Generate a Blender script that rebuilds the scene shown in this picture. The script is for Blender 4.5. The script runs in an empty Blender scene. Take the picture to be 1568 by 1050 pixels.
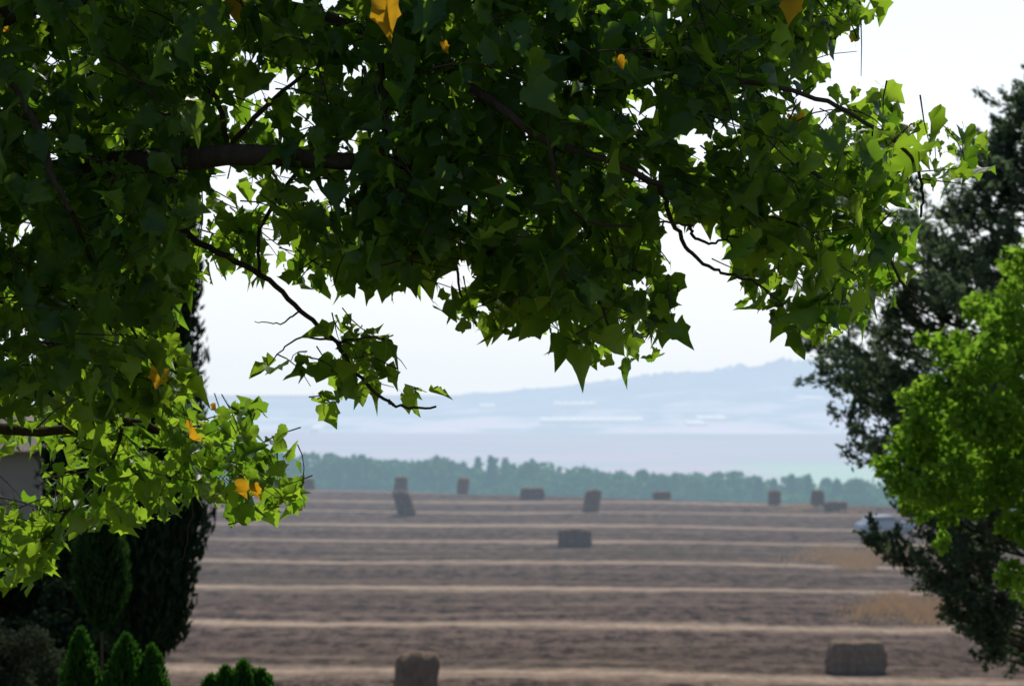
import bpy, math, random
import numpy as np
from mathutils import Vector
R = np.random.default_rng(7)
random.seed(7)
W_, H_, F_ = 1568.0, 1050.0, 3702.0
EYE = np.array([0.0, 0.0, 11.0])
PITCH = math.atan(61/F_)
FWD = np.array([0, math.cos(PITCH), math.sin(PITCH)])
UP = np.array([0, -math.sin(PITCH), math.cos(PITCH)])
RT = np.array([1.0, 0, 0])

def P(u, v, d):
    u = np.asarray(u, float); v = np.asarray(v, float); d = np.asarray(d, float)
    a = ((u-784)/F_*d)[..., None]; b = ((525-v)/F_*d)[..., None]
    return EYE + RT*a + UP*b + FWD*d[..., None]
def proj(p):
    q = p-EYE
    d = q@FWD
    return 784+F_*(q@RT)/d, 525-F_*(q@UP)/d

# ---------------------------------------------------------------- terrain
def sstep(a, b, x):
    t = np.clip((x-a)/(b-a), 0, 1); return t*t*(3-2*t)
def ground_z(x, y):
    x = np.asarray(x, float); y = np.asarray(y, float)
    near = np.where(y < 5, 9.4, np.maximum(0, 9.4-0.134*(y-5)))
    yc = 232-0.66*np.clip(x, -150, 150)
    t = np.maximum(0, y-yc)
    drop = np.where(t < 18, 0.0025*t*t, 0.81+0.075*(t-18))
    drop = np.minimum(drop, 12+np.maximum(0, (t-168))*0.058)
    z = near-drop
    return np.maximum(z, -60)
def ridge(x):
    u = 784+F_*x/6000
    vs = np.interp(u, [-1500, -300, 300, 600, 700, 800, 900, 1000, 1100, 1200, 1300, 1450, 1700, 2600], [600, 616, 612, 611, 606, 598, 588, 577, 569, 557, 562, 575, 580, 610])
    return 11+(586-vs)/F_*6000
def hill_z(x, y):
    s = np.clip((y-3300)/2700, 0, 1)
    s = np.where(s < 1, 0.35*s+0.65*s*s*(3-2*s), 1)
    back = np.clip((y-6000)/2500, 0, 1)
    z = -61+(ridge(x)+61)*s*(1-back)
    z = z+4*np.sin(x/210+y/500)*s*(1-s)*2+3*np.sin(x/90.0+1+y/230)*s*(1-s)*2
    return z
def hit(u, v, f, d0, d1, n=6000):
    d = np.linspace(d0, d1, n)
    p = P(np.full(n, u), np.full(n, v), d)
    below = p[:, 2] <= f(p[:, 0], p[:, 1])
    i = int(np.argmax(below)) if below.any() else n-1
    return p[i]

# ---------------------------------------------------------------- materials
def new_mat(name):
    m = bpy.data.materials.new(name); m.use_nodes = True
    nt = m.node_tree; nt.nodes.clear()
    out = nt.nodes.new('ShaderNodeOutputMaterial')
    return m, nt, out
def N(nt, t, **k):
    n = nt.nodes.new(t)
    for a, b in k.items(): setattr(n, a, b)
    return n
def mth(nt, op, a, b=None, c=None, clamp=False):
    n = nt.nodes.new('ShaderNodeMath'); n.operation = op; n.use_clamp = clamp
    for i, s in enumerate((a, b, c)):
        if s is None: continue
        if isinstance(s, (int, float)): n.inputs[i].default_value = s
        else: nt.links.new(s, n.inputs[i])
    return n.outputs[0]
def mixc(nt, f, a, b, blend='MIX'):
    n = nt.nodes.new('ShaderNodeMix'); n.data_type = 'RGBA'; n.blend_type = blend
    for s, i in ((f, 0), (a, 6), (b, 7)):
        if isinstance(s, (int, float)): n.inputs[i].default_value = s
        elif isinstance(s, tuple): n.inputs[i].default_value = (*s[:3], 1)
        else: nt.links.new(s, n.inputs[i])
    return n.outputs[2]
def noise(nt, vec, scale, detail=4, rough=0.55, dist=0):
    n = nt.nodes.new('ShaderNodeTexNoise'); n.inputs['Scale'].default_value = scale
    n.inputs['Detail'].default_value = detail; n.inputs['Roughness'].default_value = rough
    n.inputs['Distortion'].default_value = dist
    if vec is not None: nt.links.new(vec, n.inputs['Vector'])
    return n.outputs[0]
def ramp(nt, f, stops):
    n = nt.nodes.new('ShaderNodeValToRGB'); e = n.color_ramp.elements
    e[0].position, e[0].color = stops[0][0], (*stops[0][1], 1)
    e[1].position, e[1].color = stops[-1][0], (*stops[-1][1], 1)
    for p, c in stops[1:-1]:
        k = e.new(p); k.color = (*c, 1)
    nt.links.new(f, n.inputs[0]); return n.outputs[0]
def vmul(nt, v, s):
    n = nt.nodes.new('ShaderNodeVectorMath'); n.operation = 'MULTIPLY'
    nt.links.new(v, n.inputs[0]); n.inputs[1].default_value = s; return n.outputs[0]
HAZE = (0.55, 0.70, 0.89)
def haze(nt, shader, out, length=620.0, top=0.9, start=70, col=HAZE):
    """aerial haze painted into the material as a glow, stronger with distance"""
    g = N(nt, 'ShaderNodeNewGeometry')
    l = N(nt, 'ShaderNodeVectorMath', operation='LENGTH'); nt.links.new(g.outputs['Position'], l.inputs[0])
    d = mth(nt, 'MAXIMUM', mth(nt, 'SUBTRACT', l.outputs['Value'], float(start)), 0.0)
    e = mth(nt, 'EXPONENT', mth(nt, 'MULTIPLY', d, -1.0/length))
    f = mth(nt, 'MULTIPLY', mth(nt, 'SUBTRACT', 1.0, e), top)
    em = N(nt, 'ShaderNodeEmission'); em.inputs[0].default_value = (*col, 1); em.inputs[1].default_value = 1  # haze light painted on as surface emission, no air volume
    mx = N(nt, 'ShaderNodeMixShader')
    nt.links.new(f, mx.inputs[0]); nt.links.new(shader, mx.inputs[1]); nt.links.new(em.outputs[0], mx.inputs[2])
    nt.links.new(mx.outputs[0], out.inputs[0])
def pos(nt): return N(nt, 'ShaderNodeNewGeometry').outputs['Position']
def diffuse(nt, col, rough=0.9, spec=0.2):
    b = N(nt, 'ShaderNodeBsdfPrincipled'); b.inputs['Roughness'].default_value = rough
    b.inputs['Specular IOR Level'].default_value = spec
    if isinstance(col, tuple): b.inputs['Base Color'].default_value = (*col, 1)
    else: nt.links.new(col, b.inputs['Base Color'])
    return b
def matte(nt, col):
    b = N(nt, 'ShaderNodeBsdfDiffuse'); nt.links.new(col, b.inputs[0]); return b
def leaf_mat(name, dark, light, tdark, tlight, trans=0.45, rough=0.45, spec=0.0, hz=False, varscale=1.5):
    m, nt, out = new_mat(name)
    g = N(nt, 'ShaderNodeNewGeometry')
    n = noise(nt, g.outputs['Position'], varscale, 1)
    f = mth(nt, 'ADD', mth(nt, 'MULTIPLY', g.outputs['Random Per Island'], 0.6), mth(nt, 'MULTIPLY', n, 0.45), clamp=True)
    c = mixc(nt, f, dark, light)
    b = diffuse(nt, c, rough, spec) if spec > 0 else matte(nt, c)
    t = N(nt, 'ShaderNodeBsdfTranslucent'); nt.links.new(mixc(nt, f, tdark, tlight), t.inputs[0])
    mx = N(nt, 'ShaderNodeMixShader'); mx.inputs[0].default_value = trans
    nt.links.new(b.outputs[0], mx.inputs[1]); nt.links.new(t.outputs[0], mx.inputs[2])
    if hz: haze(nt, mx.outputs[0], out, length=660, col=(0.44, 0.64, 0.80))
    else: nt.links.new(mx.outputs[0], out.inputs[0])
    return m
def bark_mat(name, c1, c2, sc=12):
    m, nt, out = new_mat(name)
    v = vmul(nt, pos(nt), (1, 1, 0.3))
    n = noise(nt, v, sc, 4, 0.65)
    b = matte(nt, mixc(nt, n, c1, c2))
    bp = N(nt, 'ShaderNodeBump'); bp.inputs['Strength'].default_value = 0.6; bp.inputs['Distance'].default_value = 0.02
    nt.links.new(n, bp.inputs['Height']); nt.links.new(bp.outputs[0], b.inputs['Normal'])
    nt.links.new(b.outputs[0], out.inputs[0]); return m

M_leaf = leaf_mat('leaf_green', (0.010, 0.042, 0.010), (0.040, 0.105, 0.020), (0.075, 0.26, 0.008), (0.44, 0.64, 0.035), 0.5, 0.45, 0.35)
M_yel = leaf_mat('leaf_autumn_yellow', (0.40, 0.22, 0.02), (0.5, 0.30, 0.03), (0.6, 0.30, 0.01), (0.75, 0.42, 0.02), 0.5)
M_bark = bark_mat('bark', (0.03, 0.023, 0.018), (0.10, 0.078, 0.06), 25)
M_cyp = leaf_mat('cypress_foliage', (0.012, 0.025, 0.014), (0.028, 0.048, 0.024), (0.01, 0.03, 0.01), (0.03, 0.05, 0.02), 0.12)
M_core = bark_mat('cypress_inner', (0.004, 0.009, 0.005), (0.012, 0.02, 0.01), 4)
M_con = leaf_mat('conifer_foliage', (0.038, 0.062, 0.048), (0.120, 0.150, 0.095), (0.055, 0.10, 0.055), (0.18, 0.25, 0.11), 0.38)
M_bright = leaf_mat('young_foliage', (0.06, 0.125, 0.02), (0.12, 0.20, 0.03), (0.15, 0.36, 0.02), (0.38, 0.60, 0.05), 0.5)
M_thuja = leaf_mat('thuja_foliage', (0.018, 0.06, 0.014), (0.04, 0.11, 0.02), (0.03, 0.10, 0.01), (0.08, 0.24, 0.02), 0.35)
M_sap = leaf_mat('sapling_foliage', (0.014, 0.035, 0.012), (0.03, 0.065, 0.02), (0.02, 0.06, 0.01), (0.05, 0.12, 0.02), 0.3)
M_olive = leaf_mat('shrub_foliage', (0.022, 0.030, 0.02), (0.06, 0.07, 0.045), (0.03, 0.04, 0.02), (0.06, 0.08, 0.04), 0.3)
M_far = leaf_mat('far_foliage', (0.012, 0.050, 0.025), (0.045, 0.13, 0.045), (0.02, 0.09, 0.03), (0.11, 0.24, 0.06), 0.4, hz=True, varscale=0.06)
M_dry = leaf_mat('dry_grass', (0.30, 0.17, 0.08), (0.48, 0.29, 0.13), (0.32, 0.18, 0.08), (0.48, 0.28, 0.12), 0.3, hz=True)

# ---------------------------------------------------------------- mesh helpers
def mk(name, verts, faces, mats, idx=None, smooth=True, parent=None):
    me = bpy.data.meshes.new(name)
    me.from_pydata(np.asarray(verts).tolist(), [], faces if isinstance(faces, list) else faces.tolist())
    for m in mats: me.materials.append(m)
    if idx is not None: me.polygons.foreach_set('material_index', np.asarray(idx, dtype=np.int32))
    if smooth: me.polygons.foreach_set('use_smooth', np.ones(len(me.polygons), dtype=bool))
    me.update()
    o = bpy.data.objects.new(name, me); bpy.context.collection.objects.link(o)
    if parent: o.parent = parent
    return o
def empty(name):
    e = bpy.data.objects.new(name, None); bpy.context.collection.objects.link(e); return e
def unit(a):
    return a/np.maximum(np.linalg.norm(a, axis=-1, keepdims=True), 1e-9)
def catmull(pts, k=6):
    pts = np.asarray(pts, float)
    q = np.vstack([2*pts[0]-pts[1], pts, 2*pts[-1]-pts[-2]])
    out = []
    for i in range(1, len(q)-2):
        for j in range(k):
            t = j/k
            out.append(0.5*((2*q[i])+(-q[i-1]+q[i+1])*t+(2*q[i-1]-5*q[i]+4*q[i+1]-q[i+2])*t*t+(-q[i-1]+3*q[i]-3*q[i+1]+q[i+2])*t**3))
    out.append(q[-2]); return np.array(out)
class Tubes:
    def __init__(s): s.v = []; s.f = []; s.n = 0
    def add(s, pts, r0, r1, sides=6, smooth=6, wob=0.0):
        p = catmull(pts, smooth) if smooth > 1 else np.asarray(pts, float)
        if wob: p[1:-1] += R.normal(0, wob, p[1:-1].shape)
        n = len(p); rr = np.linspace(r0, r1, n)
        t = unit(np.gradient(p, axis=0))
        ref = np.array([0.3, 0.9, 0.2]) if abs(t[0][2]) > 0.7 else np.array([0.1, 0.2, 1.0])
        a = unit(np.cross(t, ref)); b = np.cross(t, a)
        ang = np.linspace(0, 2*math.pi, sides, endpoint=False)
        ring = p[:, None, :]+rr[:, None, None]*(np.cos(ang)[None, :, None]*a[:, None, :]+np.sin(ang)[None, :, None]*b[:, None, :])
        s.v.append(ring.reshape(-1, 3))
        for i in range(n-1):
            for j in range(sides):
                j2 = (j+1) % sides
                s.f.append([s.n+i*sides+j, s.n+i*sides+j2, s.n+(i+1)*sides+j2, s.n+(i+1)*sides+j])
        s.n += n*sides
    def build(s, name, mat, parent=None):
        return mk(name, np.vstack(s.v), s.f, [mat], parent=parent)
def cards(c, length, width, axis=None, spread=1.0):
    """small pointed foliage blades round centres c"""
    n = len(c)
    d = R.normal(0, 1, (n, 3))*spread
    if axis is not None: d = d+axis
    d = unit(d); s = unit(np.cross(d, R.normal(0, 1, (n, 3))))
    L = (length*R.uniform(0.6, 1.3, n))[:, None]; w = (width*R.uniform(0.6, 1.3, n))[:, None]
    v = np.stack([c-d*L/2, c+s*w/2-d*L*0.05, c+d*L/2, c-s*w/2-d*L*0.05], 1).reshape(-1, 3)
    f = np.arange(n*4).reshape(n, 4)
    return v, f

# ---------------------------------------------------------------- ground sheet
ys = np.concatenate([np.linspace(-400, 0, 9), np.linspace(4, 80, 39), np.linspace(83, 340, 130), np.linspace(350, 1300, 60), np.geomspace(1350, 14000, 40)])
ss = np.linspace(-1, 1, 161); ss = np.sign(ss)*np.abs(ss)**1.6
X = ss[None, :]*(260+np.maximum(ys, 0)*1.0)[:, None]; Y = np.repeat(ys[:, None], 161, 1)
Z = ground_z(X, Y)
fieldm = (Y > 78) & (Y < 330)
Z = Z+np.where(fieldm, 0.06*np.sin(X*0.21+np.sin(Y*0.3))+0.05*np.sin(Y*0.5+X*0.07), 0)
V = np.stack([X, Y, Z], -1).reshape(-1, 3)
ny, nx = X.shape
ii = (np.arange(ny-1)[:, None]*nx+np.arange(nx-1)[None, :]).reshape(-1)
Fc = np.stack([ii, ii+1, ii+nx+1, ii+nx], 1)
m, nt, out = new_mat('stubble_field')
p = pos(nt); sep = N(nt, 'ShaderNodeSeparateXYZ'); nt.links.new(p, sep.inputs[0])
x, y = sep.outputs[0], sep.outputs[1]
wob = mth(nt, 'MULTIPLY', mth(nt, 'SUBTRACT', noise(nt, vmul(nt, p, (0.03, 0.03, 0)), 1, 2), 0.5), 7.0)
wob = mth(nt, 'ADD', wob, mth(nt, 'MULTIPLY', mth(nt, 'SUBTRACT', noise(nt, vmul(nt, p, (0.5, 0.5, 0)), 1, 2), 0.5), 2.4))
s = mth(nt, 'ADD', mth(nt, 'ADD', y, mth(nt, 'MULTIPLY', x, 0.12)), wob)
def rows(period, off, width):
    fr = mth(nt, 'FRACT', mth(nt, 'DIVIDE', mth(nt, 'ADD', s, off), period))
    d = mth(nt, 'MULTIPLY', mth(nt, 'ABSOLUTE', mth(nt, 'SUBTRACT', fr, 0.5)), period)
    return mth(nt, 'SUBTRACT', 1.0, mth(nt, 'DIVIDE', d, width), clamp=True)
r1 = rows(19.0, 13.0, 2.0)
r2 = rows(6.33, 2.0, 1.2)
r3 = rows(19.0, 5.5, 6.5)
grain = noise(nt, vmul(nt, p, (1.0, 0.45, 0)), 1.0, 5, 0.85)
streak = noise(nt, vmul(nt, p, (0.06, 0.55, 0)), 1.0, 4, 0.65)
big = noise(nt, vmul(nt, p, (0.02, 0.05, 0)), 1.0, 2)
fine = noise(nt, vmul(nt, p, (1, 0.6, 0)), 3.0, 2, 0.7)
patchy = noise(nt, vmul(nt, p, (0.09, 0.12, 0)), 1.0, 3, 0.6)
base = mixc(nt, ramp(nt, grain, [(0.41, (0, 0, 0)), (0.58, (1, 1, 1))]), (0.022, 0.016, 0.014), (0.136, 0.096, 0.074))
base = mixc(nt, ramp(nt, streak, [(0.48, (0, 0, 0)), (0.72, (0.5, 0.5, 0.5))]), base, (0.17, 0.122, 0.088))
base = mixc(nt, ramp(nt, big, [(0.45, (0, 0, 0)), (0.75, (0.5, 0.5, 0.5))]), base, (0.085, 0.070, 0.046))
base = mixc(nt, mth(nt, 'MULTIPLY', r3, 0.45), base, mixc(nt, 1.0, base, (0.55, 0.52, 0.52), 'MULTIPLY'))
straw = mixc(nt, fine, (0.16, 0.115, 0.085), (0.50, 0.38, 0.27))
k = mth(nt, 'MULTIPLY', r1, mth(nt, 'ADD', -0.3, mth(nt, 'MULTIPLY', mth(nt, 'ADD', mth(nt, 'MULTIPLY', grain, 0.6), mth(nt, 'MULTIPLY', patchy, 0.5)), 2.3)), clamp=True)
base = mixc(nt, k, base, straw)
k2 = mth(nt, 'MULTIPLY', mth(nt, 'MULTIPLY', r2, ramp(nt, streak, [(0.42, (0, 0, 0)), (0.62, (1, 1, 1))])), 0.32, clamp=True)
base = mixc(nt, k2, base, straw)
nearg = mixc(nt, noise(nt, p, 1.5, 3), (0.05, 0.07, 0.02), (0.16, 0.13, 0.06))
base = mixc(nt, mth(nt, 'DIVIDE', mth(nt, 'SUBTRACT', y, 68.0), 8.0, clamp=True), nearg, base)
vf = noise(nt, vmul(nt, p, (0.0012, 0.003, 0)), 1.0, 3)
plain = ramp(nt, vf, [(0.35, (0.50, 0.32, 0.26)), (0.5, (0.68, 0.40, 0.32)), (0.56, (0.42, 0.38, 0.24)), (0.7, (0.68, 0.45, 0.38))])
greenstrip = mth(nt, 'MULTIPLY', mth(nt, 'DIVIDE', mth(nt, 'SUBTRACT', x, 160.0), 60.0, clamp=True), mth(nt, 'DIVIDE', mth(nt, 'SUBTRACT', 2200.0, y), 150.0, clamp=True))
plain = mixc(nt, greenstrip, plain, (0.42, 0.60, 0.16))
base = mixc(nt, mth(nt, 'DIVIDE', mth(nt, 'SUBTRACT', y, 900.0), 300.0, clamp=True), base, plain)
b = matte(nt, base)
bp = N(nt, 'ShaderNodeBump'); bp.inputs['Strength'].default_value = 1.0; bp.inputs['Distance'].default_value = 0.35
nt.links.new(grain, bp.inputs['Height']); nt.links.new(bp.outputs[0], b.inputs['Normal'])
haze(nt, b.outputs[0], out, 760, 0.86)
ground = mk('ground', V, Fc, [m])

# ---------------------------------------------------------------- hills
hy = np.concatenate([np.linspace(3250, 5900, 50), np.linspace(5925, 6100, 10), np.linspace(6200, 8500, 12)])
hx = np.linspace(-4200, 4200, 1201)
HX, HY = np.meshgrid(hx, hy)
HZ = hill_z(HX, HY)
wood = sstep(0.45, 0.9, (HY-3300)/2700)*(HY < 6150)
lump = 0.5+0.5*np.sin(HX/37+2*np.sin(HX/91))
bump = np.clip(R.normal(3, 5, HX.shape), 0, 16)*(0.35+0.65*sstep(200, 500, HX)+0.0)*(0.4+lump)
HZ = HZ+bump*wood
m, nt, out = new_mat('wooded_hill')
p = pos(nt); sep = N(nt, 'ShaderNodeSeparateXYZ'); nt.links.new(p, sep.inputs[0])
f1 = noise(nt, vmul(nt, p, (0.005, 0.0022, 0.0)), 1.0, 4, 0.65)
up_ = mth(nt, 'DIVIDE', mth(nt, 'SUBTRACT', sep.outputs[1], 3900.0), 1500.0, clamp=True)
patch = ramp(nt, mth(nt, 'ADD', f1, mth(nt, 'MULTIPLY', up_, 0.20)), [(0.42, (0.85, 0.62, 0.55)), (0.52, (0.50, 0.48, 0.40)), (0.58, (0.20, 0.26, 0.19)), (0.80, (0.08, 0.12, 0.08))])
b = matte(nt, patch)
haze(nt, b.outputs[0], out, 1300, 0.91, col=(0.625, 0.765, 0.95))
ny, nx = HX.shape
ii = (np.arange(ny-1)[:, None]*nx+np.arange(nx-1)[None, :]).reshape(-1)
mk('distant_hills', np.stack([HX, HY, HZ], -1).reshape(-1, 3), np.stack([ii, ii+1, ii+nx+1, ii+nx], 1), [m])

# greenhouses / farm sheds on the hillside
m_gh, nt, out = new_mat('greenhouse_sheet')
b = diffuse(nt, mixc(nt, noise(nt, pos(nt), 0.05, 3), (0.5, 0.5, 0.5), (0.75, 0.75, 0.75)), 0.7, 0.1)
haze(nt, b.outputs[0], out, 2000, 0.86, col=(0.70, 0.83, 0.97))
def greenhouse(u, v, wpx, hpx):
    p0 = hit(u, v, hill_z, 2500, 6000); d = p0[1]
    w = wpx/F_*d; h = hpx/F_*d; dep = 120.0
    nb = max(3, int(w/14)); vs = []; fs = []
    for i in range(nb):
        xa = p0[0]-w/2+i*w/nb; xb = xa+w/nb*0.99
        prof = [(xa, 0), (xa, h*0.8)]+[(xa+(xb-xa)*(0.5-0.5*math.cos(a)), h*(0.8+0.2*math.sin(a))) for a in np.linspace(0.4, math.pi-0.4, 6)]+[(xb, h*0.8), (xb, 0)]
        k = len(vs); n = len(prof)
        zb = p0[2]-3
        vs += [(q[0], d, zb+3+q[1] if q[1] > 0 else zb-4) for q in prof]+[(q[0], d+dep, zb+6+q[1] if q[1] > 0 else zb-4) for q in prof]
        fs.append([k+j for j in range(n)]); fs.append([k+n+j for j in range(n)][::-1])
        fs += [[k+j+1, k+j, k+n+j, k+n+j+1] for j in range(n-1)]
    mk('greenhouse', np.array(vs), fs, [m_gh], smooth=False)
for g in [(908, 648, 160, 5), (882, 626, 66, 8), (1095, 645, 46, 5), (1070, 652, 30, 4), (745, 626, 24, 5), (480, 664, 14, 9), (1250, 612, 40, 3)]:
    greenhouse(*g)

# ---------------------------------------------------------------- distant tree line
cc = []
tr = Tubes()
def fartree(x, y, h, w, conifer, n=330):
    z = float(ground_z(x, y))-0.3
    t = R.uniform(0, 1, n)**0.8
    if conifer: rad = w*0.5*(1-t)**0.8+0.15
    else: rad = w*0.5*np.sqrt(np.clip(1-(2*t-0.9)**2/1.25, 0.02, 1))
    a = R.uniform(0, 6.283, n); rr = rad*np.sqrt(R.uniform(0.1, 1, n))*(1+0.25*np.sin(3*a+x)+0.2*np.sin(9*t+x))
    cc.append(np.stack([x+rr*np.cos(a), y+rr*np.sin(a), z+h*(0.03+0.97*t)], 1))
    tr.add([(x, y, z), (x, y, z+h*0.6)], 0.2, 0.08, 4, 1)
for i in range(280):
    x = -130+280*(i+R.uniform(0, 1))/280; row = i % 3
    y = 395+row*14+R.uniform(-6, 6)-0.25*x
    hh = 1-0.10*sstep(-40, 60, x)
    if R.random() < 0.22: fartree(x, y, hh*R.uniform(9.3, 11.4), R.uniform(3, 4.5), True)
    else: fartree(x, y, hh*R.uniform(8.6, 10.6), R.uniform(5.5, 9), False)
for i in range(110):
    x = -130+280*(i+R.uniform(0, 1))/110
    fartree(x, 388-0.25*x+R.uniform(-3, 3), R.uniform(4, 6.5), R.uniform(6, 9), False, 200)
c = np.vstack(cc)
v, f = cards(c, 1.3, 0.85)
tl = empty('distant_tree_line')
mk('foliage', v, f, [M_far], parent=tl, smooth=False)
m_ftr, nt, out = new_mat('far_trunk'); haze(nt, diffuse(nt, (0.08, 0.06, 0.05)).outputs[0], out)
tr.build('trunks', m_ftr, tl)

# ---------------------------------------------------------------- hay bales
m_bale, nt, out = new_mat('straw_bale')
tc = N(nt, 'ShaderNodeTexCoord').outputs['Object']
n1 = noise(nt, vmul(nt, tc, (5, 2.5, 2.5)), 1.2, 5, 0.75)
n2 = noise(nt, tc, 25, 3, 0.75)
c_ = mixc(nt, ramp(nt, n1, [(0.32, (0, 0, 0)), (0.68, (1, 1, 1))]), (0.12, 0.088, 0.066), (0.33, 0.24, 0.165))
c_ = mixc(nt, mth(nt, 'MULTIPLY', n2, 0.6), c_, (0.27, 0.20, 0.14))
b = matte(nt, c_)
bp = N(nt, 'ShaderNodeBump'); bp.inputs['Strength'].default_value = 1; bp.inputs['Distance'].default_value = 0.08
nt.links.new(n2, bp.inputs['Height']); nt.links.new(bp.outputs[0], b.inputs['Normal'])
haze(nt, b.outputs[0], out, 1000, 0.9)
def bale(u, vb, L, H, stand=False, lean=0.0, yaw=0.0, D=1.15, dist=None):
    if dist is None:
        dist = (11*F_)/(vb-586)
    x = (u-784)/F_*dist; y = dist; z = float(ground_z(x, y))
    n = 16
    import bmesh
    bm = bmesh.new(); bmesh.ops.create_cube(bm, size=2)
    bmesh.ops.subdivide_edges(bm, edges=bm.edges[:], cuts=n, use_grid_fill=True)
    dims = (L/2, D/2, H/2); ph = R.uniform(0, 6, 4)
    for vtx in bm.verts:
        c = np.array(vtx.co); 
        nrm = (np.abs(c)**5.5).sum()**(1/5.5); c = c/max(nrm, 1e-6)
        s = 1+0.035*math.sin(c[0]*6+ph[0]+c[2]*3)+0.025*math.sin(c[2]*11+ph[1]+c[1]*5)
        axis = 2 if stand else 0
        for k in (-0.6, -0.2, 0.2, 0.6):
            s -= 0.03*math.exp(-((c[axis]-k)/0.045)**2)
        s += R.normal(0, 0.014)
        sag = 1+0.05*(1-c[2])*0.5
        vtx.co = (c[0]*dims[0]*s*sag+lean*(c[2]+1)*dims[2], c[1]*dims[1]*s*sag, (c[2]*(s if c[2] > 0 else 1)+1)*dims[2])
    me = bpy.data.meshes.new('hay_bale'); 
    for fc in bm.faces: fc.smooth = True
    bm.to_mesh(me); bm.free()
    me.materials.append(m_bale)
    o = bpy.data.objects.new('hay_bale', me); bpy.context.collection.objects.link(o)
    o.location = (x, y, z-0.08); o.rotation_euler = (0, 0, yaw)
bale(1310, 1028, 2.15, 1.28, yaw=0.08)
bale(632, 1092, 1.35, 2.15, True, lean=0.10, yaw=0.2)
bale(880, 836, 2.2, 1.3, yaw=-0.05)
bale(815, 764, 2.15, 1.2, yaw=0.1)
bale(903, 784, 1.25, 2.0, True, lean=0.20, yaw=0.2)
bale(624, 788, 1.45, 2.1, True, lean=-0.28, yaw=0.1)
bale(613, 753, 1.3, 1.7, True, lean=0.08)
bale(708, 752, 1.15, 1.75, True, lean=0.08)
bale(1013, 764, 1.6, 0.95, yaw=0.1)
bale(1185, 770, 1.1, 1.35, True, lean=0.05)
bale(1251, 774, 1.1, 1.5, True, lean=0.03)
bale(1279, 781, 1.9, 0.9, yaw=-0.1)
bale(472, 749, 1.3, 1.3, True)
bale(1130, 0, 1.9, 1.2, dist=79.5)

# dry grass patches
def grass(u0, u1, v0, v1, n, h=0.35):
    vv = R.normal((v0+v1)/2, (v1-v0)/4, n); uu = R.normal((u0+u1)/2, (u1-u0)/3.5, n)
    vv = vv+5*np.sin(uu/17.0)
    d = 11*F_/(vv-586)
    xx = (uu-784)/F_*d
    c = np.stack([xx, d, ground_z(xx, d)+h/2-0.05], 1)
    return cards(c, h, 0.06, axis=np.array([0, 0, 2.0]), spread=0.7)
a = grass(1255, 1400, 842, 868, 5000, 0.4); b2 = grass(1320, 1480, 915, 948, 5000, 0.3); c2 = grass(1190, 1330, 768, 784, 1500, 0.3)
k = len(a[0]); k2_ = len(b2[0])
mk('dry_grass', np.vstack([a[0], b2[0], c2[0]]), np.vstack([a[1], b2[1]+k, c2[1]+k+k2_]), [M_dry], smooth=False)

# ---------------------------------------------------------------- parked car far across the field
def car(u, vb):
    d = 11*F_/(vb-586); x0 = (u-784)/F_*d; z0 = float(ground_z(x0, d))
    e = empty('parked_car'); e.location = (x0, d, z0); e.rotation_euler = (0, 0, 0.25)
    def sm(name, col, rough, spec):
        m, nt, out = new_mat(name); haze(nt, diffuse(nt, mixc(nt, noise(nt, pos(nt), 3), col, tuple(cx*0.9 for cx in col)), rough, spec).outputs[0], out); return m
    mb = sm('car_paint', (0.22, 0.26, 0.32), 0.6, 0.2); mg = sm('car_glass', (0.03, 0.04, 0.05), 0.2, 0.4); mt = sm('tyre', (0.02, 0.02, 0.02), 0.8, 0.2)
    def ext(name, prof, w, mat):
        n = len(prof); vs = [(q[0], -w/2, q[1]) for q in prof]+[(q[0], w/2, q[1]) for q in prof]
        fs = [list(range(n)), list(range(n, 2*n))[::-1]]+[[i, i+n, (i+1) % n+n, (i+1) % n] for i in range(n)]
        o = mk(name, np.array(vs), fs, [mat], smooth=False, parent=e)
        bv = o.modifiers.new('b', 'BEVEL'); bv.width = 0.05; bv.segments = 2; return o
    ext('body', [(-2.05, 0.35), (-2.1, 0.65), (-1.95, 0.88), (-1.0, 0.95), (1.2, 0.95), (1.95, 0.82), (2.1, 0.6), (2.05, 0.35)], 1.7, mb)
    ext('cabin', [(-1.75, 0.93), (-1.35, 1.38), (0.35, 1.42), (1.1, 0.93)], 1.45, mb)
    ext('side_windows', [(-1.5, 0.99), (-1.22, 1.31), (0.28, 1.34), (0.86, 0.99)], 1.47, mg)
    for nm, sx, sy in (('wheel_1', -1.3, -0.8), ('wheel_2', 1.3, -0.8), ('wheel_3', -1.3, 0.8), ('wheel_4', 1.3, 0.8)):
        pr = [(sx+0.32*math.cos(t), 0.32+0.32*math.sin(t)) for t in np.linspace(0, 6.283, 17)[:-1]]
        n = 16; vs = [(q[0], sy-0.1, q[1]) for q in pr]+[(q[0], sy+0.1, q[1]) for q in pr]
        mk(nm, np.array(vs), [list(range(n)), list(range(n, 2*n))[::-1]]+[[i, i+n, (i+1) % n+n, (i+1) % n] for i in range(n)], [mt], smooth=False, parent=e)
car(1355, 818)

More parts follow.
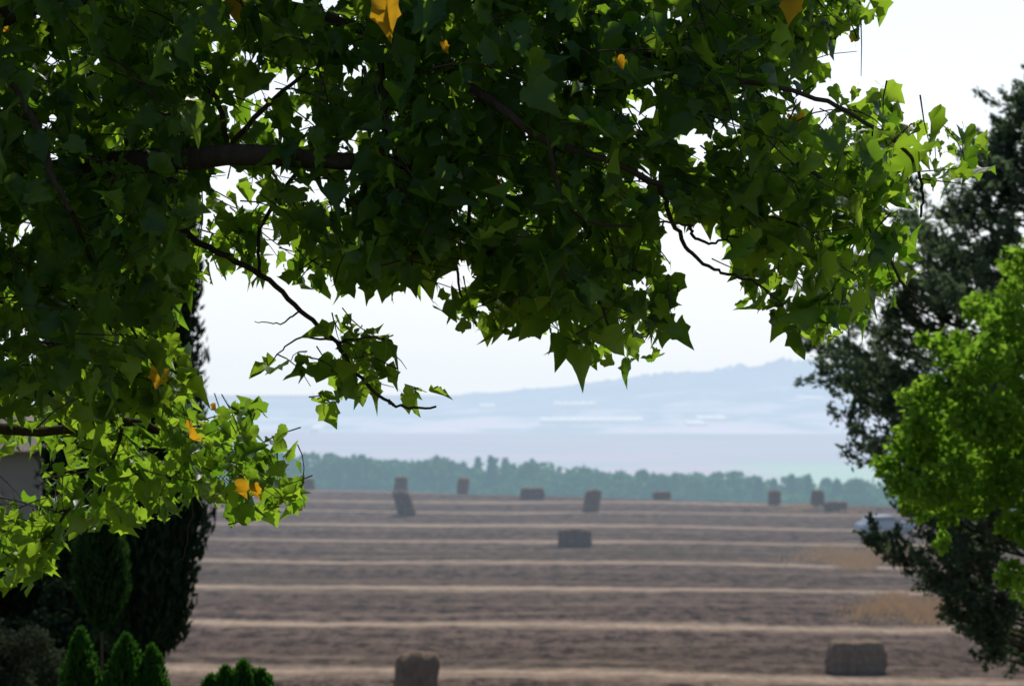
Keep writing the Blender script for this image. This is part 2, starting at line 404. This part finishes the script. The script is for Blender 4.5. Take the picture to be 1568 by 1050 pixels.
# ---------------------------------------------------------------- columnar cypresses and shrubs
def spindle(name, u, vtop, vbot, rpx, d, mat, n, length, width, prof=None, leanpx=0, tr_r=0.08, core=0.8):
    top = P(u+leanpx, vtop, d); bot = P(u, vbot, d); h = top[2]-bot[2]; rad = rpx/F_*d
    e = empty(name)
    prof = prof or [(0, 0.35), (0.04, 0.75), (0.12, 0.95), (0.4, 1.0), (0.7, 0.75), (0.9, 0.38), (1, 0.02)]
    px, pr = zip(*prof)
    def rad_at(t, a):
        return rad*np.interp(t, px, pr)*(1+0.10*np.sin(5*a+t*7)+0.07*np.sin(11*a-t*23)+0.06*np.sin(t*41+2*a))
    t = R.uniform(0, 1, n); a = R.uniform(0, 6.283, n)
    q = rad_at(t, a)*R.uniform(0.78, 1.06, n)
    c = np.stack([bot[0]+(top[0]-bot[0])*t+q*np.cos(a), bot[1]+q*np.sin(a), bot[2]+h*t], 1)
    axis = np.stack([np.cos(a)*0.6, np.sin(a)*0.6, np.full(n, 1.5)], 1)
    v, f = cards(c, length, width, axis=axis, spread=0.5)
    mk('foliage', v, f, [mat], parent=e, smooth=False)
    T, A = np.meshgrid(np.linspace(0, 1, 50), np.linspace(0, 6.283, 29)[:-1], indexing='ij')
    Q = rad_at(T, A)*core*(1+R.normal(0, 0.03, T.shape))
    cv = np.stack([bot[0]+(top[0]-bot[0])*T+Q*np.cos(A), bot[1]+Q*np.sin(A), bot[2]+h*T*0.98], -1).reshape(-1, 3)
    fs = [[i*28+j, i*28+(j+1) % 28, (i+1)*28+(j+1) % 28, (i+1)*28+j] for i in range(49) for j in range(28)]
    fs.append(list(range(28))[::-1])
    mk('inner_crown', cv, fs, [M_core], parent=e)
    gz = float(ground_z(bot[0], bot[1]))
    tb = Tubes(); tb.add([(bot[0], bot[1], gz-0.1), (bot[0], bot[1], bot[2]+h*0.4)], tr_r, tr_r*0.6, 8, 1)
    tb.build('trunk', M_bark, e)
    return e
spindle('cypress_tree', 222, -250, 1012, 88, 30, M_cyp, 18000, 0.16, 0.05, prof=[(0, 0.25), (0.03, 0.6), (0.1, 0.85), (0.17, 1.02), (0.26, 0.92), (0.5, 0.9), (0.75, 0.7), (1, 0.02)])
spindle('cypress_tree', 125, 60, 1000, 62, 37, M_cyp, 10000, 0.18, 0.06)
spindle('cypress_sapling', 156, 770, 962, 40, 20, M_sap, 4500, 0.07, 0.02, prof=[(0, 0.1), (0.08, 0.5), (0.3, 0.95), (0.6, 1), (0.85, 0.75), (1, 0.1)], tr_r=0.018)
for (u, vt, r_) in [(122, 965, 30), (192, 973, 36), (232, 990, 28)]:
    spindle('thuja_shrub', u, vt, 1330, r_*1.3, 17, M_thuja, 6000, 0.07, 0.025, prof=[(0, 0.6), (0.3, 1), (0.6, 1.0), (0.85, 0.62), (0.95, 0.3), (1, 0.03)], core=0.75)
for (u, vt, r_) in [(322, 1035, 26), (345, 1022, 28), (372, 1013, 30), (400, 1026, 26)]:
    spindle('thuja_shrub', u, vt, 1330, r_*1.3, 17.5, M_thuja, 4000, 0.07, 0.025, prof=[(0, 0.6), (0.3, 1), (0.6, 1.0), (0.85, 0.7), (0.95, 0.4), (1, 0.05)], core=0.75)

def bush(name, clumps, d, mat, nper, length, width, trunk_at, limb_r=0.03, dspread=1.0, reach=0.8):
    e = empty(name); cs = []; tb = Tubes()
    base = P(trunk_at[0], trunk_at[1], d); gz = float(ground_z(base[0], base[1]))
    tb.add([(base[0], base[1], gz-0.1), (base[0]+0.03, base[1], (gz+base[2])/2), tuple(base)], limb_r*2.2, limb_r*1.4, 8, 5)
    for (u, v_, r_) in clumps:
        rad = r_/F_*d; dd = d+R.uniform(-1, 1)*dspread
        c0 = P(u, v_, dd)
        n = int(nper*(r_/40.0)**2)
        k = unit(R.normal(0, 1, (n, 3)))*(R.uniform(0.15, 1.15, n)**0.6)[:, None]*rad
        k[:, 2] *= 0.85
        cs.append(c0+k)
        end = base+(c0-base)*reach
        mid = (base+end)/2+np.array([0, 0.25, -0.1])
        tb.add([base, mid, end], limb_r, limb_r*0.25, 5, 5)
    v, f = cards(np.vstack(cs), length, width)
    mk('foliage', v, f, [mat], parent=e, smooth=False); tb.build('trunk_and_limbs', M_bark, e)
bush('olive_shrub', [(10, 1000, 40), (50, 985, 30), (75, 1030, 45), (0, 1050, 50), (50, 1070, 60), (-40, 1010, 60)], 25, M_olive, 900, 0.08, 0.03, (20, 1080))
bush('laurel_shrub', [(20, 900, 55), (80, 880, 50), (110, 920, 45), (-50, 880, 60), (110, 850, 35), (90, 980, 60), (30, 1000, 60), (140, 1010, 50)], 33, M_cyp, 1100, 0.12, 0.07, (60, 1030))

# bright broadleaf tree, right
cl0 = [(1560, 400, 42), (1510, 470, 40), (1560, 480, 55), (1450, 545, 42), (1505, 545, 48), (1560, 570, 60), (1420, 610, 42), (1470, 620, 48), (1530, 640, 55), (1390, 690, 45), (1450, 700, 52), (1520, 710, 55), (1375, 745, 34), (1420, 760, 38), (1580, 700, 60), (1450, 790, 26), (1500, 770, 34), (1560, 770, 40), (1550, 880, 32), (1590, 900, 40), (1590, 820, 40), (1500, 650, 50), (1560, 640, 50), (1410, 660, 38), (1480, 580, 40), (1530, 520, 40), (1470, 740, 40), (1540, 740, 44), (1560, 810, 30)]
cl = [(u+R.normal(0, 5), v_+R.normal(0, 5), r_*0.88) for u, v_, r_ in cl0]
cl += [(u+R.normal(0, 28), v_+R.normal(0, 24), R.uniform(10, 22)) for u, v_, r_ in cl0 for _ in range(2) if v_ < 800]
cl += [(1620, 420, 70), (1650, 520, 80), (1680, 640, 90), (1660, 760, 80), (1740, 560, 80), (1740, 700, 80), (1620, 350, 40)]
bush('broadleaf_tree', cl, 22, M_bright, 240, 0.095, 0.066, (1680, 830), 0.012, 0.7, 0.55)

# ---------------------------------------------------------------- conifer, right
def conifer():
    e = empty('conifer_tree'); d = 31.0; uc = 1600
    bot = P(uc-10, 1010, d); top = P(uc+10, 130, d); gz = float(ground_z(bot[0], bot[1]))
    tb = Tubes(); tb.add([(bot[0], bot[1], gz-0.2), tuple(bot), tuple((bot+top)/2), tuple(top)], 0.17, 0.03, 10, 6)
    vv = [130, 200, 260, 340, 430, 500, 560, 620, 690, 760, 820, 880, 950, 1010]
    rr = [15, 70, 130, 215, 240, 310, 405, 355, 325, 275, 262, 240, 170, 90]
    cs = []; ax = []
    for i in range(160):
        v_ = 140+870*((i+R.uniform(0, 1))/160)
        r_ = np.interp(v_, vv, rr)*R.uniform(0.6, 1.06)/F_*d
        a = R.uniform(0, 6.283)
        if i % 3 == 0: a = math.pi+R.normal(0, 0.3); r_ *= 1.03
        t = (1010-v_)/880
        org = bot+(top-bot)*t
        rise = 0.28
        org = org-np.array([0, 0, r_*rise*0.6])
        dirv = np.array([math.cos(a), math.sin(a), rise*0.4])
        k = 7; s_ = np.linspace(0, 1, k)
        pts = org+dirv*r_*s_[:, None]+np.array([0, 0, 1])*(r_*rise*s_**2)[:, None]+R.normal(0, 0.03, (k, 3))*s_[:, None]
        tb.add(pts, 0.03, 0.006, 5, 2)
        nt_ = int(4+r_*4.2)
        for j in range(nt_):
            s0 = R.uniform(0.4, 1.03)
            c0 = np.array([np.interp(s0, s_, pts[:, q]) for q in range(3)])+R.normal(0, 0.07, 3)
            n = 56; sd = unit(dirv*0.7+R.normal(0, 0.5, 3)+np.array([0, 0, 0.6]))
            tt = R.uniform(0, 0.36, n)[:, None]
            cs.append(c0+sd*tt+R.normal(0, 0.05, (n, 3))*(1-tt*1.5)); ax.append(np.repeat(sd[None, :]*1.2, n, 0))
    v, f = cards(np.vstack(cs), 0.10, 0.038, axis=np.vstack(ax), spread=0.7)
    mk('foliage', v, f, [M_con], parent=e, smooth=False); tb.build('trunk_and_limbs', M_bark, e)
conifer()

# ---------------------------------------------------------------- house, far left
def house():
    e = empty('stucco_house'); x1 = (62-784)/F_*52; x0 = x1-9; y0, y1 = 52.0, 60.0
    zb = float(ground_z(x0, y0))-1.5; zt = 11-(690-586)/F_*52
    mw, nt, out = new_mat('stucco'); nt.links.new(diffuse(nt, mixc(nt, noise(nt, pos(nt), 2, 6), (0.22, 0.20, 0.18), (0.32, 0.29, 0.26))).outputs[0], out.inputs[0])
    mr, nt, out = new_mat('roof_tile'); w = N(nt, 'ShaderNodeTexWave'); w.inputs['Scale'].default_value = 3; nt.links.new(pos(nt), w.inputs[0])
    nt.links.new(diffuse(nt, mixc(nt, w.outputs[1], (0.10, 0.08, 0.07), (0.17, 0.14, 0.12))).outputs[0], out.inputs[0])
    mg, nt, out = new_mat('window_glass'); nt.links.new(diffuse(nt, (0.03, 0.035, 0.04), 0.1, 0.6).outputs[0], out.inputs[0])
    def box(nm, a, b, mat):
        v = [(x, y, z) for x in (a[0], b[0]) for y in (a[1], b[1]) for z in (a[2], b[2])]
        mk(nm, np.array(v), [[0, 1, 3, 2], [4, 6, 7, 5], [0, 4, 5, 1], [2, 3, 7, 6], [0, 2, 6, 4], [1, 5, 7, 3]], [mat], smooth=False, parent=e)
    box('walls', (x0, y0, zb), (x1, y1, zt), mw)
    rz = zt+1.3; o = 0.4
    mk('roof', np.array([(x0-o, y0-o, zt+.003), (x1+o, y0-o, zt+.003), (x1+o, y1+o, zt+.003), (x0-o, y1+o, zt+.003), (x0+2, (y0+y1)/2, rz), (x1-2, (y0+y1)/2, rz)]), [[0, 1, 5, 4], [1, 2, 5], [2, 3, 4, 5], [3, 0, 4], [3, 2, 1, 0]], [mr], smooth=False, parent=e)
    for i in range(3):
        for j in range(2):
            xx = x0+1+i*3; zz = zt-2.2-j*2.9
            box('window_frame_%d%d' % (i, j), (xx-0.08, y0-0.06, zz-0.08), (xx+1.18, y0-0.003, zz+1.38), mw)
            box('window_%d%d' % (i, j), (xx, y0-0.08, zz), (xx+1.1, y0-0.062, zz+1.3), mg)
    box('door', (x1-1.6, y0-0.06, zb+1.6), (x1-0.6, y0-0.003, zb+3.6), mg)
house()

# ---------------------------------------------------------------- foreground tree
tree = empty('maple_tree')
def inpoly(u, v, poly):
    res = np.zeros(len(u), bool); n = len(poly)
    for i in range(n):
        x1, y1 = poly[i]; x2, y2 = poly[(i+1) % n]
        c = ((y1 > v) != (y2 > v))
        with np.errstate(divide='ignore', invalid='ignore'):
            xi = (x2-x1)*(v-y1)/(y2-y1+1e-12)+x1
        res ^= c & (u < xi)
    return res
MAIN = [(-260, -220), (1300, -220), (1325, -20), (1325, 45), (1285, 60), (1240, 78), (1250, 108), (1300, 120), (1380, 155), (1450, 198), (1500, 222), (1500, 280), (1430, 295), (1360, 318), (1350, 345), (1400, 365), (1432, 400), (1375, 455), (1310, 485), (1260, 525), (1225, 520), (1160, 485), (1130, 440), (1118, 395), (1110, 345), (1040, 330), (1025, 380), (1000, 420), (1045, 485), (1010, 550), (930, 562), (870, 545), (845, 505), (780, 500), (740, 525), (700, 497), (670, 448), (600, 430), (560, 445), (510, 420), (470, 370), (440, 345), (390, 318), (340, 300), (300, 300), (315, 360), (300, 420), (285, 460), (250, 560), (150, 640), (-260, 650)]
MID = [(330, 290), (500, 300), (600, 440), (500, 440), (420, 420), (330, 420), (300, 380)]
LOW = [(-260, 640), (150, 600), (300, 600), (320, 590), (395, 605), (425, 680), (475, 708), (450, 785), (380, 798), (300, 765), (240, 795), (185, 822), (120, 795), (85, 820), (80, 870), (40, 900), (-260, 900)]
HANG = [(392, 565), (450, 500), (540, 475), (604, 515), (605, 575), (670, 598), (665, 625), (560, 612), (505, 638), (470, 595), (420, 575)]
SIDE = [(150, 520), (285, 520), (300, 610), (150, 650)]
CORE = [(560, -60), (1200, -60), (1220, 200), (1150, 330), (1000, 330), (980, 470), (860, 470), (700, 400), (560, 380)]
HOLES = [(345, 270, 26, 14), (378, 272, 16, 12), (480, 292, 24, 16), (425, 118, 22, 16), (460, 170, 12, 16), (400, 300, 20, 14), (375, 185, 14, 10), (985, 178, 26, 18), (1060, 215, 22, 12), (1010, 268, 14, 10), (1165, 150, 26, 10), (1110, 200, 14, 10), (1140, 225, 12, 8), (700, 370, 14, 8), (690, 432, 24, 12), (1400, 270, 16, 14), (1250, 145, 16, 8), (430, 385, 22, 22), (1300, 380, 12, 8), (960, 440, 16, 10), (760, 265, 8, 6), (270, 130, 10, 8), (520, 110, 10, 8), (1190, 425, 12, 10), (945, 490, 10, 14), (540, 225, 10, 12), (330, 330, 14, 12), (1075, 385, 40, 44),
         (30, 730, 35, 40), (310, 640, 14, 10)]
def holed(u, v):
    r = np.zeros(len(u), bool)
    for (a, b_, ra, rb) in HOLES: r |= ((u-a)/(ra+7))**2+((v-b_)/(rb+7))**2 < 1
    return r
TO = [(0, 0), (.14, -.10), (.34, -.09), (.50, .04), (.48, .20), (.46, .34), (.55, .53), (.35, .61), (.18, .80), (0, 1.07)]
TO = TO+[(-a, b_) for a, b_ in TO[1:-1][::-1]]
NO = len(TO)
tpl = np.array(TO+[(0, .25), (0, .62), (-.012, -.55), (.012, -.55)])
nt_v = len(tpl); C1, C2 = NO, NO+1
tface = []
for i in range(NO):
    j = (i+1) % NO
    hi = (5 <= i < NO-5)
    tface.append([C2 if hi else C1, i, j])
tface += [[C1, 5, C2], [C1, C2, NO-5]]
tface.append([NO+2, NO+3, 0])
tface = np.array(tface)
LP = []; LT = []; LN = []; LS = []; LM = []
def addleaf(p, tip, nrm, size, mat=0):
    LP.append(p); LT.append(tip); LN.append(nrm); LS.append(size); LM.append(mat)
twigs = Tubes()
def foliage(poly, ntw, dmin, dmax, size=0.08, maskit=True, jit=8, nleaf=(5, 10), bias=(0.5, -0.35), tl=(0.2, 0.42), sides=4, holes=True):
    poly = np.array(poly, float); lo = poly.min(0); hi = poly.max(0); made = 0
    while made < ntw:
        u = R.uniform(lo[0], hi[0], 200); v = R.uniform(lo[1], hi[1], 200)
        ok = inpoly(u, v, poly)
        if holes: ok &= ~holed(u, v)
        for uu, vv in zip(u[ok], v[ok]):
            if made >= ntw: break
            made += 1
            d = R.uniform(dmin, dmax); c = P(uu, vv, d)
            L = R.uniform(*tl)
            dr = unit(np.array([bias[0]+R.normal(0, 0.6), R.normal(0, 0.6), bias[1]+R.normal(0, 0.4)]))
            side = unit(np.cross(dr, R.normal(0, 1, 3)))
            s = np.linspace(-0.5, 0.5, 5)
            pts = c+dr*(s*L)[:, None]+side*(0.05*(0.25-s**2))[:, None]*2+np.array([0, 0, -1])*(0.12*L*(s+0.5)**2)[:, None]
            n = R.integers(*nleaf)
            tt = np.linspace(0.05, 1, n); q = np.stack([np.interp(tt, s+0.5, pts[:, k]) for k in range(3)], 1)
            tip = unit(dr*0.35+R.normal(0, 0.62, (n, 3))+np.array([0, 0, -0.5]))
            base = q+tip*R.uniform(0.03, 0.06, n)[:, None]
            if maskit:
                cu, cv = proj(base+tip*0.04)
                cu = cu+R.normal(0, jit, n); cv = cv+R.normal(0, jit, n)
                keep = inpoly(cu, cv, poly)
                if holes: keep &= ~holed(cu, cv)
            else: keep = np.ones(n, bool)
            if keep.sum() < 2: continue
            kk = tt[keep]
            qq = [pts[j] for j in range(5) if kk.min()-0.1 <= s[j]+0.5 <= kk.max()+0.03]
            if len(qq) >= 2: twigs.add(qq, 0.003, 0.0012, sides, 1)
            for j in np.nonzero(keep)[0]:
                nn = np.array([0, -0.1, 0.7])+R.normal(0, 0.7, 3)
                addleaf(base[j], tip[j], nn, size*R.uniform(0.42, 1.42), 1 if R.random() < 0.0012 else 0)
foliage(MAIN, 1330, 7.6, 9.6, size=0.080)
foliage(CORE, 150, 7.5, 8.4, size=0.080)
foliage(MID, 62, 8.4, 9.8, nleaf=(4, 8), size=0.075)
foliage(SIDE, 50, 8.8, 9.8)
foliage(LOW, 225, 9.6, 10.8, size=0.082, nleaf=(4, 8))
foliage(HANG, 30, 8.3, 8.9, size=0.072, nleaf=(3, 6), tl=(0.12, 0.25))
UPPER_SHADE = [(-500, -900), (1250, -900), (1350, -200), (-500, -200)]  # unseen upper crown, oversized leaves added to shade the canopy below
foliage(UPPER_SHADE, 220, 7.8, 10.6, size=0.15, maskit=False, holes=False)
FARLEFT = [(-900, -700), (-260, -700), (-260, 500), (-700, 300)]
foliage(FARLEFT, 100, 8, 11, size=0.14, maskit=False, holes=False)
# individually visible leaves
def one(u, v, d, su, sv, size, mat=0):
    p = P(u, v, d); q = P(u+su, v+sv, d)
    addleaf(p, unit(q-p+np.array([0, -0.01, 0])), np.array([R.normal(0, .2), -1, 0.35]), size, mat)
one(592, 2, 7.3, 3, 40, 0.115, 1); one(1213, -5, 7.5, -3, 30, 0.08, 1); one(245, 565, 8.6, -5, 30, 0.07, 1)
one(375, 735, 9.5, 4, 30, 0.075, 1); one(388, 742, 9.6, 10, 20, 0.06, 1); one(278, 420, 8.5, 5, 30, 0.05, 1); one(680, 66, 7.4, 8, 20, 0.04, 1); one(945, 90, 7.4, 8, 20, 0.04, 1)
one(1270, 200, 7.5, 10, 30, 0.10); one(1240, 235, 7.5, -10, 30, 0.085); one(1325, 230, 7.5, 20, 20, 0.085); one(1350, 265, 7.5, -20, 20, 0.08)
one(1500, 220, 8.8, 5, -10, 0.05); one(625, 610, 8.6, -1, 20, 0.05); one(500, 620, 8.6, 8, 25, 0.08)
LP = np.array(LP); LT = np.array(LT); LN = np.array(LN); LS = np.array(LS); LM = np.array(LM); n = len(LP)
side = unit(np.cross(LT, LN)); nrm = unit(np.cross(side, LT))
fold = R.uniform(-0.1, 1.1, n)[:, None]; curl = R.uniform(-0.9, 0.25, n)[:, None]; wv = R.normal(0, 0.08, (n, nt_v)); wv[:, 0] = 0; wv[:, NO:] = 0
wd = R.uniform(0.75, 1.1, n)[:, None]
blade = (np.arange(nt_v) < NO)[None, :]
tx = np.where(blade, tpl[None, :, 0]*wd+R.normal(0, 0.025, (n, nt_v)), tpl[None, :, 0])
ty = np.where(blade, tpl[None, :, 1]+R.normal(0, 0.025, (n, nt_v)), tpl[None, :, 1])
tx[:, 0] = 0; ty[:, 0] = 0
tz = np.where(ty > -0.3, fold*np.abs(tx)+curl*np.maximum(ty, 0)**2+wv, 0.12)
sq = np.where(ty > -0.3, 1.0/np.sqrt(1+0.6*fold**2), 1)
v = LP[:, None, :]+LS[:, None, None]*((tx*sq)[..., None]*side[:, None, :]+ty[..., None]*LT[:, None, :]+tz[..., None]*nrm[:, None, :])
f = (tface[None]+(np.arange(n)*nt_v)[:, None, None]).reshape(-1, 3)
mk('foliage', v.reshape(-1, 3), f, [M_leaf, M_yel], idx=np.repeat(LM, len(tface)), parent=tree)
print('LEAVES', n)
twigs.build('twigs', M_bark, tree)

br = Tubes()
def B(pts, r0, r1, sides=8):
    br.add([P(a, b_, c_) for a, b_, c_ in pts], r0, r1, sides, 6, 0.003)
TX, TY = -2.75, 9.2
tz0 = float(ground_z(TX, TY))
br.add([(TX-0.1, TY, tz0-0.2), (TX, TY, tz0+0.8), (TX+0.05, TY, 11), (TX, TY, 12.6), (TX+0.15, TY-0.1, 14.2), (TX+0.2, TY, 15.5)], 0.24, 0.08, 14, 6)
B([(-330, 420, 9.2), (-100, 300, 9.0), (100, 262, 8.6), (350, 238, 8.0), (560, 250, 7.9), (700, 240, 8.3), (800, 200, 8.6)], 0.07, 0.006)
B([(-330, 0, 9.2), (0, -40, 8.8), (300, -20, 8.6), (600, 60, 8.2), (750, 155, 7.7), (830, 210, 7.65), (930, 245, 7.65), (1030, 290, 7.75), (1120, 315, 7.9), (1220, 345, 8.1)], 0.026, 0.004)
B([(600, 60, 8.4), (850, 60, 8.3), (1000, 85, 8.1), (1130, 120, 7.7), (1250, 150, 7.7), (1330, 190, 7.7), (1395, 240, 7.8), (1412, 290, 7.9), (1410, 332, 8)], 0.012, 0.004)
B([(1220, 250, 8.0), (1290, 300, 8.0), (1340, 360, 7.9), (1380, 430, 7.9), (1415, 472, 7.9)], 0.009, 0.003, 6)
B([(1010, 285, 7.9), (1035, 350, 8), (1060, 390, 8), (1100, 415, 8), (1150, 430, 8.0), (1200, 470, 8)], 0.009, 0.003, 6)
B([(1030, 290, 7.9), (1052, 335, 8.1), (1062, 362, 8.1), (1090, 372, 8.1), (1125, 362, 8.1), (1180, 370, 8.2)], 0.007, 0.003, 6)
B([(840, 215, 7.6), (850, 270, 7.6), (870, 320, 7.6), (930, 345, 7.6), (1010, 340, 7.7), (1060, 345, 7.9)], 0.008, 0.003, 6)
B([(870, 320, 7.7), (880, 400, 7.9), (920, 470, 8), (950, 540, 8)], 0.008, 0.003, 6)
B([(120, 262, 8.8), (230, 320, 8.6), (320, 380, 8.5), (400, 420, 8.5), (460, 475, 8.5), (515, 525, 8.5), (560, 590, 8.5), (615, 622, 8.5), (668, 622, 8.5)], 0.014, 0.004, 7)
B([(515, 525, 8.5), (560, 517, 8.5), (600, 522, 8.5)], 0.006, 0.002, 5)
B([(460, 475, 8.5), (430, 495, 8.5), (390, 492, 8.4)], 0.004, 0.0015, 5)
B([(510, 520, 8.5), (455, 520, 8.5), (410, 560, 8.4)], 0.005, 0.002, 5)
B([(400, 425, 8.5), (400, 350, 8.6), (470, 250, 8.6), (540, 245, 8.5)], 0.006, 0.010, 6)
B([(-330, 600, 9.2), (-100, 640, 9.5), (60, 660, 9.8), (200, 645, 10), (290, 690, 10.2), (350, 715, 10.2), (440, 740, 10.2)], 0.03, 0.004, 7)
B([(190, 650, 10), (165, 720, 10), (120, 765, 10), (60, 830, 10), (0, 845, 10)], 0.010, 0.004, 6)
B([(285, 690, 9.9), (296, 740, 9.9), (290, 810, 9.9), (280, 850, 9.9), (265, 862, 9.9)], 0.004, 0.0015, 5)
B([(20, 130, 7.8), (60, 200, 7.7), (80, 270, 7.7), (110, 325, 7.7)], 0.014, 0.008, 7)
B([(110, 325, 7.7), (150, 420, 8.1), (200, 500, 8.3), (250, 580, 8.6)], 0.009, 0.003, 6)
B([(280, 90, 8.2), (330, 150, 8.2), (350, 230, 8.3)], 0.008, 0.012, 6)
B([(470, 110, 8.2), (400, 170, 8.2), (340, 240, 8.3)], 0.006, 0.012, 6)
B([(-330, 150, 9.2), (-100, 60, 8.4), (60, 10, 8.0), (250, -30, 8)], 0.05, 0.02, 8)
B([(580, 60, 8), (590, 160, 7.8), (585, 245, 7.9)], 0.009, 0.011, 6)
B([(700, 240, 8.3), (720, 330, 8.3), (700, 420, 8.3), (730, 500, 8.3)], 0.009, 0.003, 6)
B([(1040, 90, 8.1), (1150, 40, 8.2), (1260, 65, 8.2), (1300, 30, 8.2)], 0.008, 0.003, 6)
br.build('trunk_and_branches', M_bark, tree)

# ---------------------------------------------------------------- light, sky, camera
EL, AZ = math.radians(50), math.radians(12)
w = bpy.data.worlds.new("World"); bpy.context.scene.world = w; w.use_nodes = True
nt = w.node_tree; bg = nt.nodes['Background']
sky = nt.nodes.new('ShaderNodeTexSky'); sky.sky_type = 'NISHITA'; sky.sun_disc = False
sky.sun_elevation = EL; sky.sun_rotation = AZ; sky.dust_density = 1.0; sky.air_density = 1.0; sky.ozone_density = 1.5
tc = nt.nodes.new('ShaderNodeTexCoord'); sp = nt.nodes.new('ShaderNodeSeparateXYZ'); nt.links.new(tc.outputs['Generated'], sp.inputs[0])
zz = mth(nt, 'MAXIMUM', sp.outputs[2], 0.0)
fac = mth(nt, 'MULTIPLY', mth(nt, 'EXPONENT', mth(nt, 'MULTIPLY', zz, -3.0)), 0.94)
ST = 0.13
hz_c = mixc(nt, mth(nt, 'MULTIPLY', zz, 9.0, clamp=True), (0.87/ST, 0.95/ST, 1.02/ST), (1.08/ST, 1.09/ST, 1.17/ST))
# haze glows towards the sun (forward scattering), dimmer and bluer opposite to it
fs_ = mth(nt, 'MULTIPLY_ADD', sp.outputs[1], 0.60, 0.45, clamp=True)
hz_c = mixc(nt, fs_, (0.24/ST, 0.29/ST, 0.38/ST), hz_c)
nt.links.new(mixc(nt, fac, sky.outputs[0], hz_c), bg.inputs[0]); bg.inputs[1].default_value = ST
sl = bpy.data.lights.new('sun', 'SUN'); sl.energy = 4.6; sl.angle = math.radians(0.5); sl.color = (1, 0.95, 0.88)
so = bpy.data.objects.new('sun', sl); bpy.context.collection.objects.link(so)
sd = Vector((math.sin(AZ)*math.cos(EL), math.cos(AZ)*math.cos(EL), math.sin(EL)))
so.rotation_euler = sd.to_track_quat('Z', 'Y').to_euler(); so.location = (0, 0, 60)
cam = bpy.data.cameras.new('camera'); co = bpy.data.objects.new('camera', cam); bpy.context.collection.objects.link(co)
co.location = tuple(EYE); co.rotation_euler = (math.pi/2+PITCH, 0, 0)
cam.sensor_width = 36; cam.lens = F_/W_*36; cam.clip_start = 0.1; cam.clip_end = 30000
cam.dof.use_dof = True; cam.dof.focus_distance = 8.3; cam.dof.aperture_fstop = 5.6
sc = bpy.context.scene; sc.camera = co
sc.view_settings.view_transform = 'Standard'; sc.view_settings.look = 'None'; sc.view_settings.exposure = 0
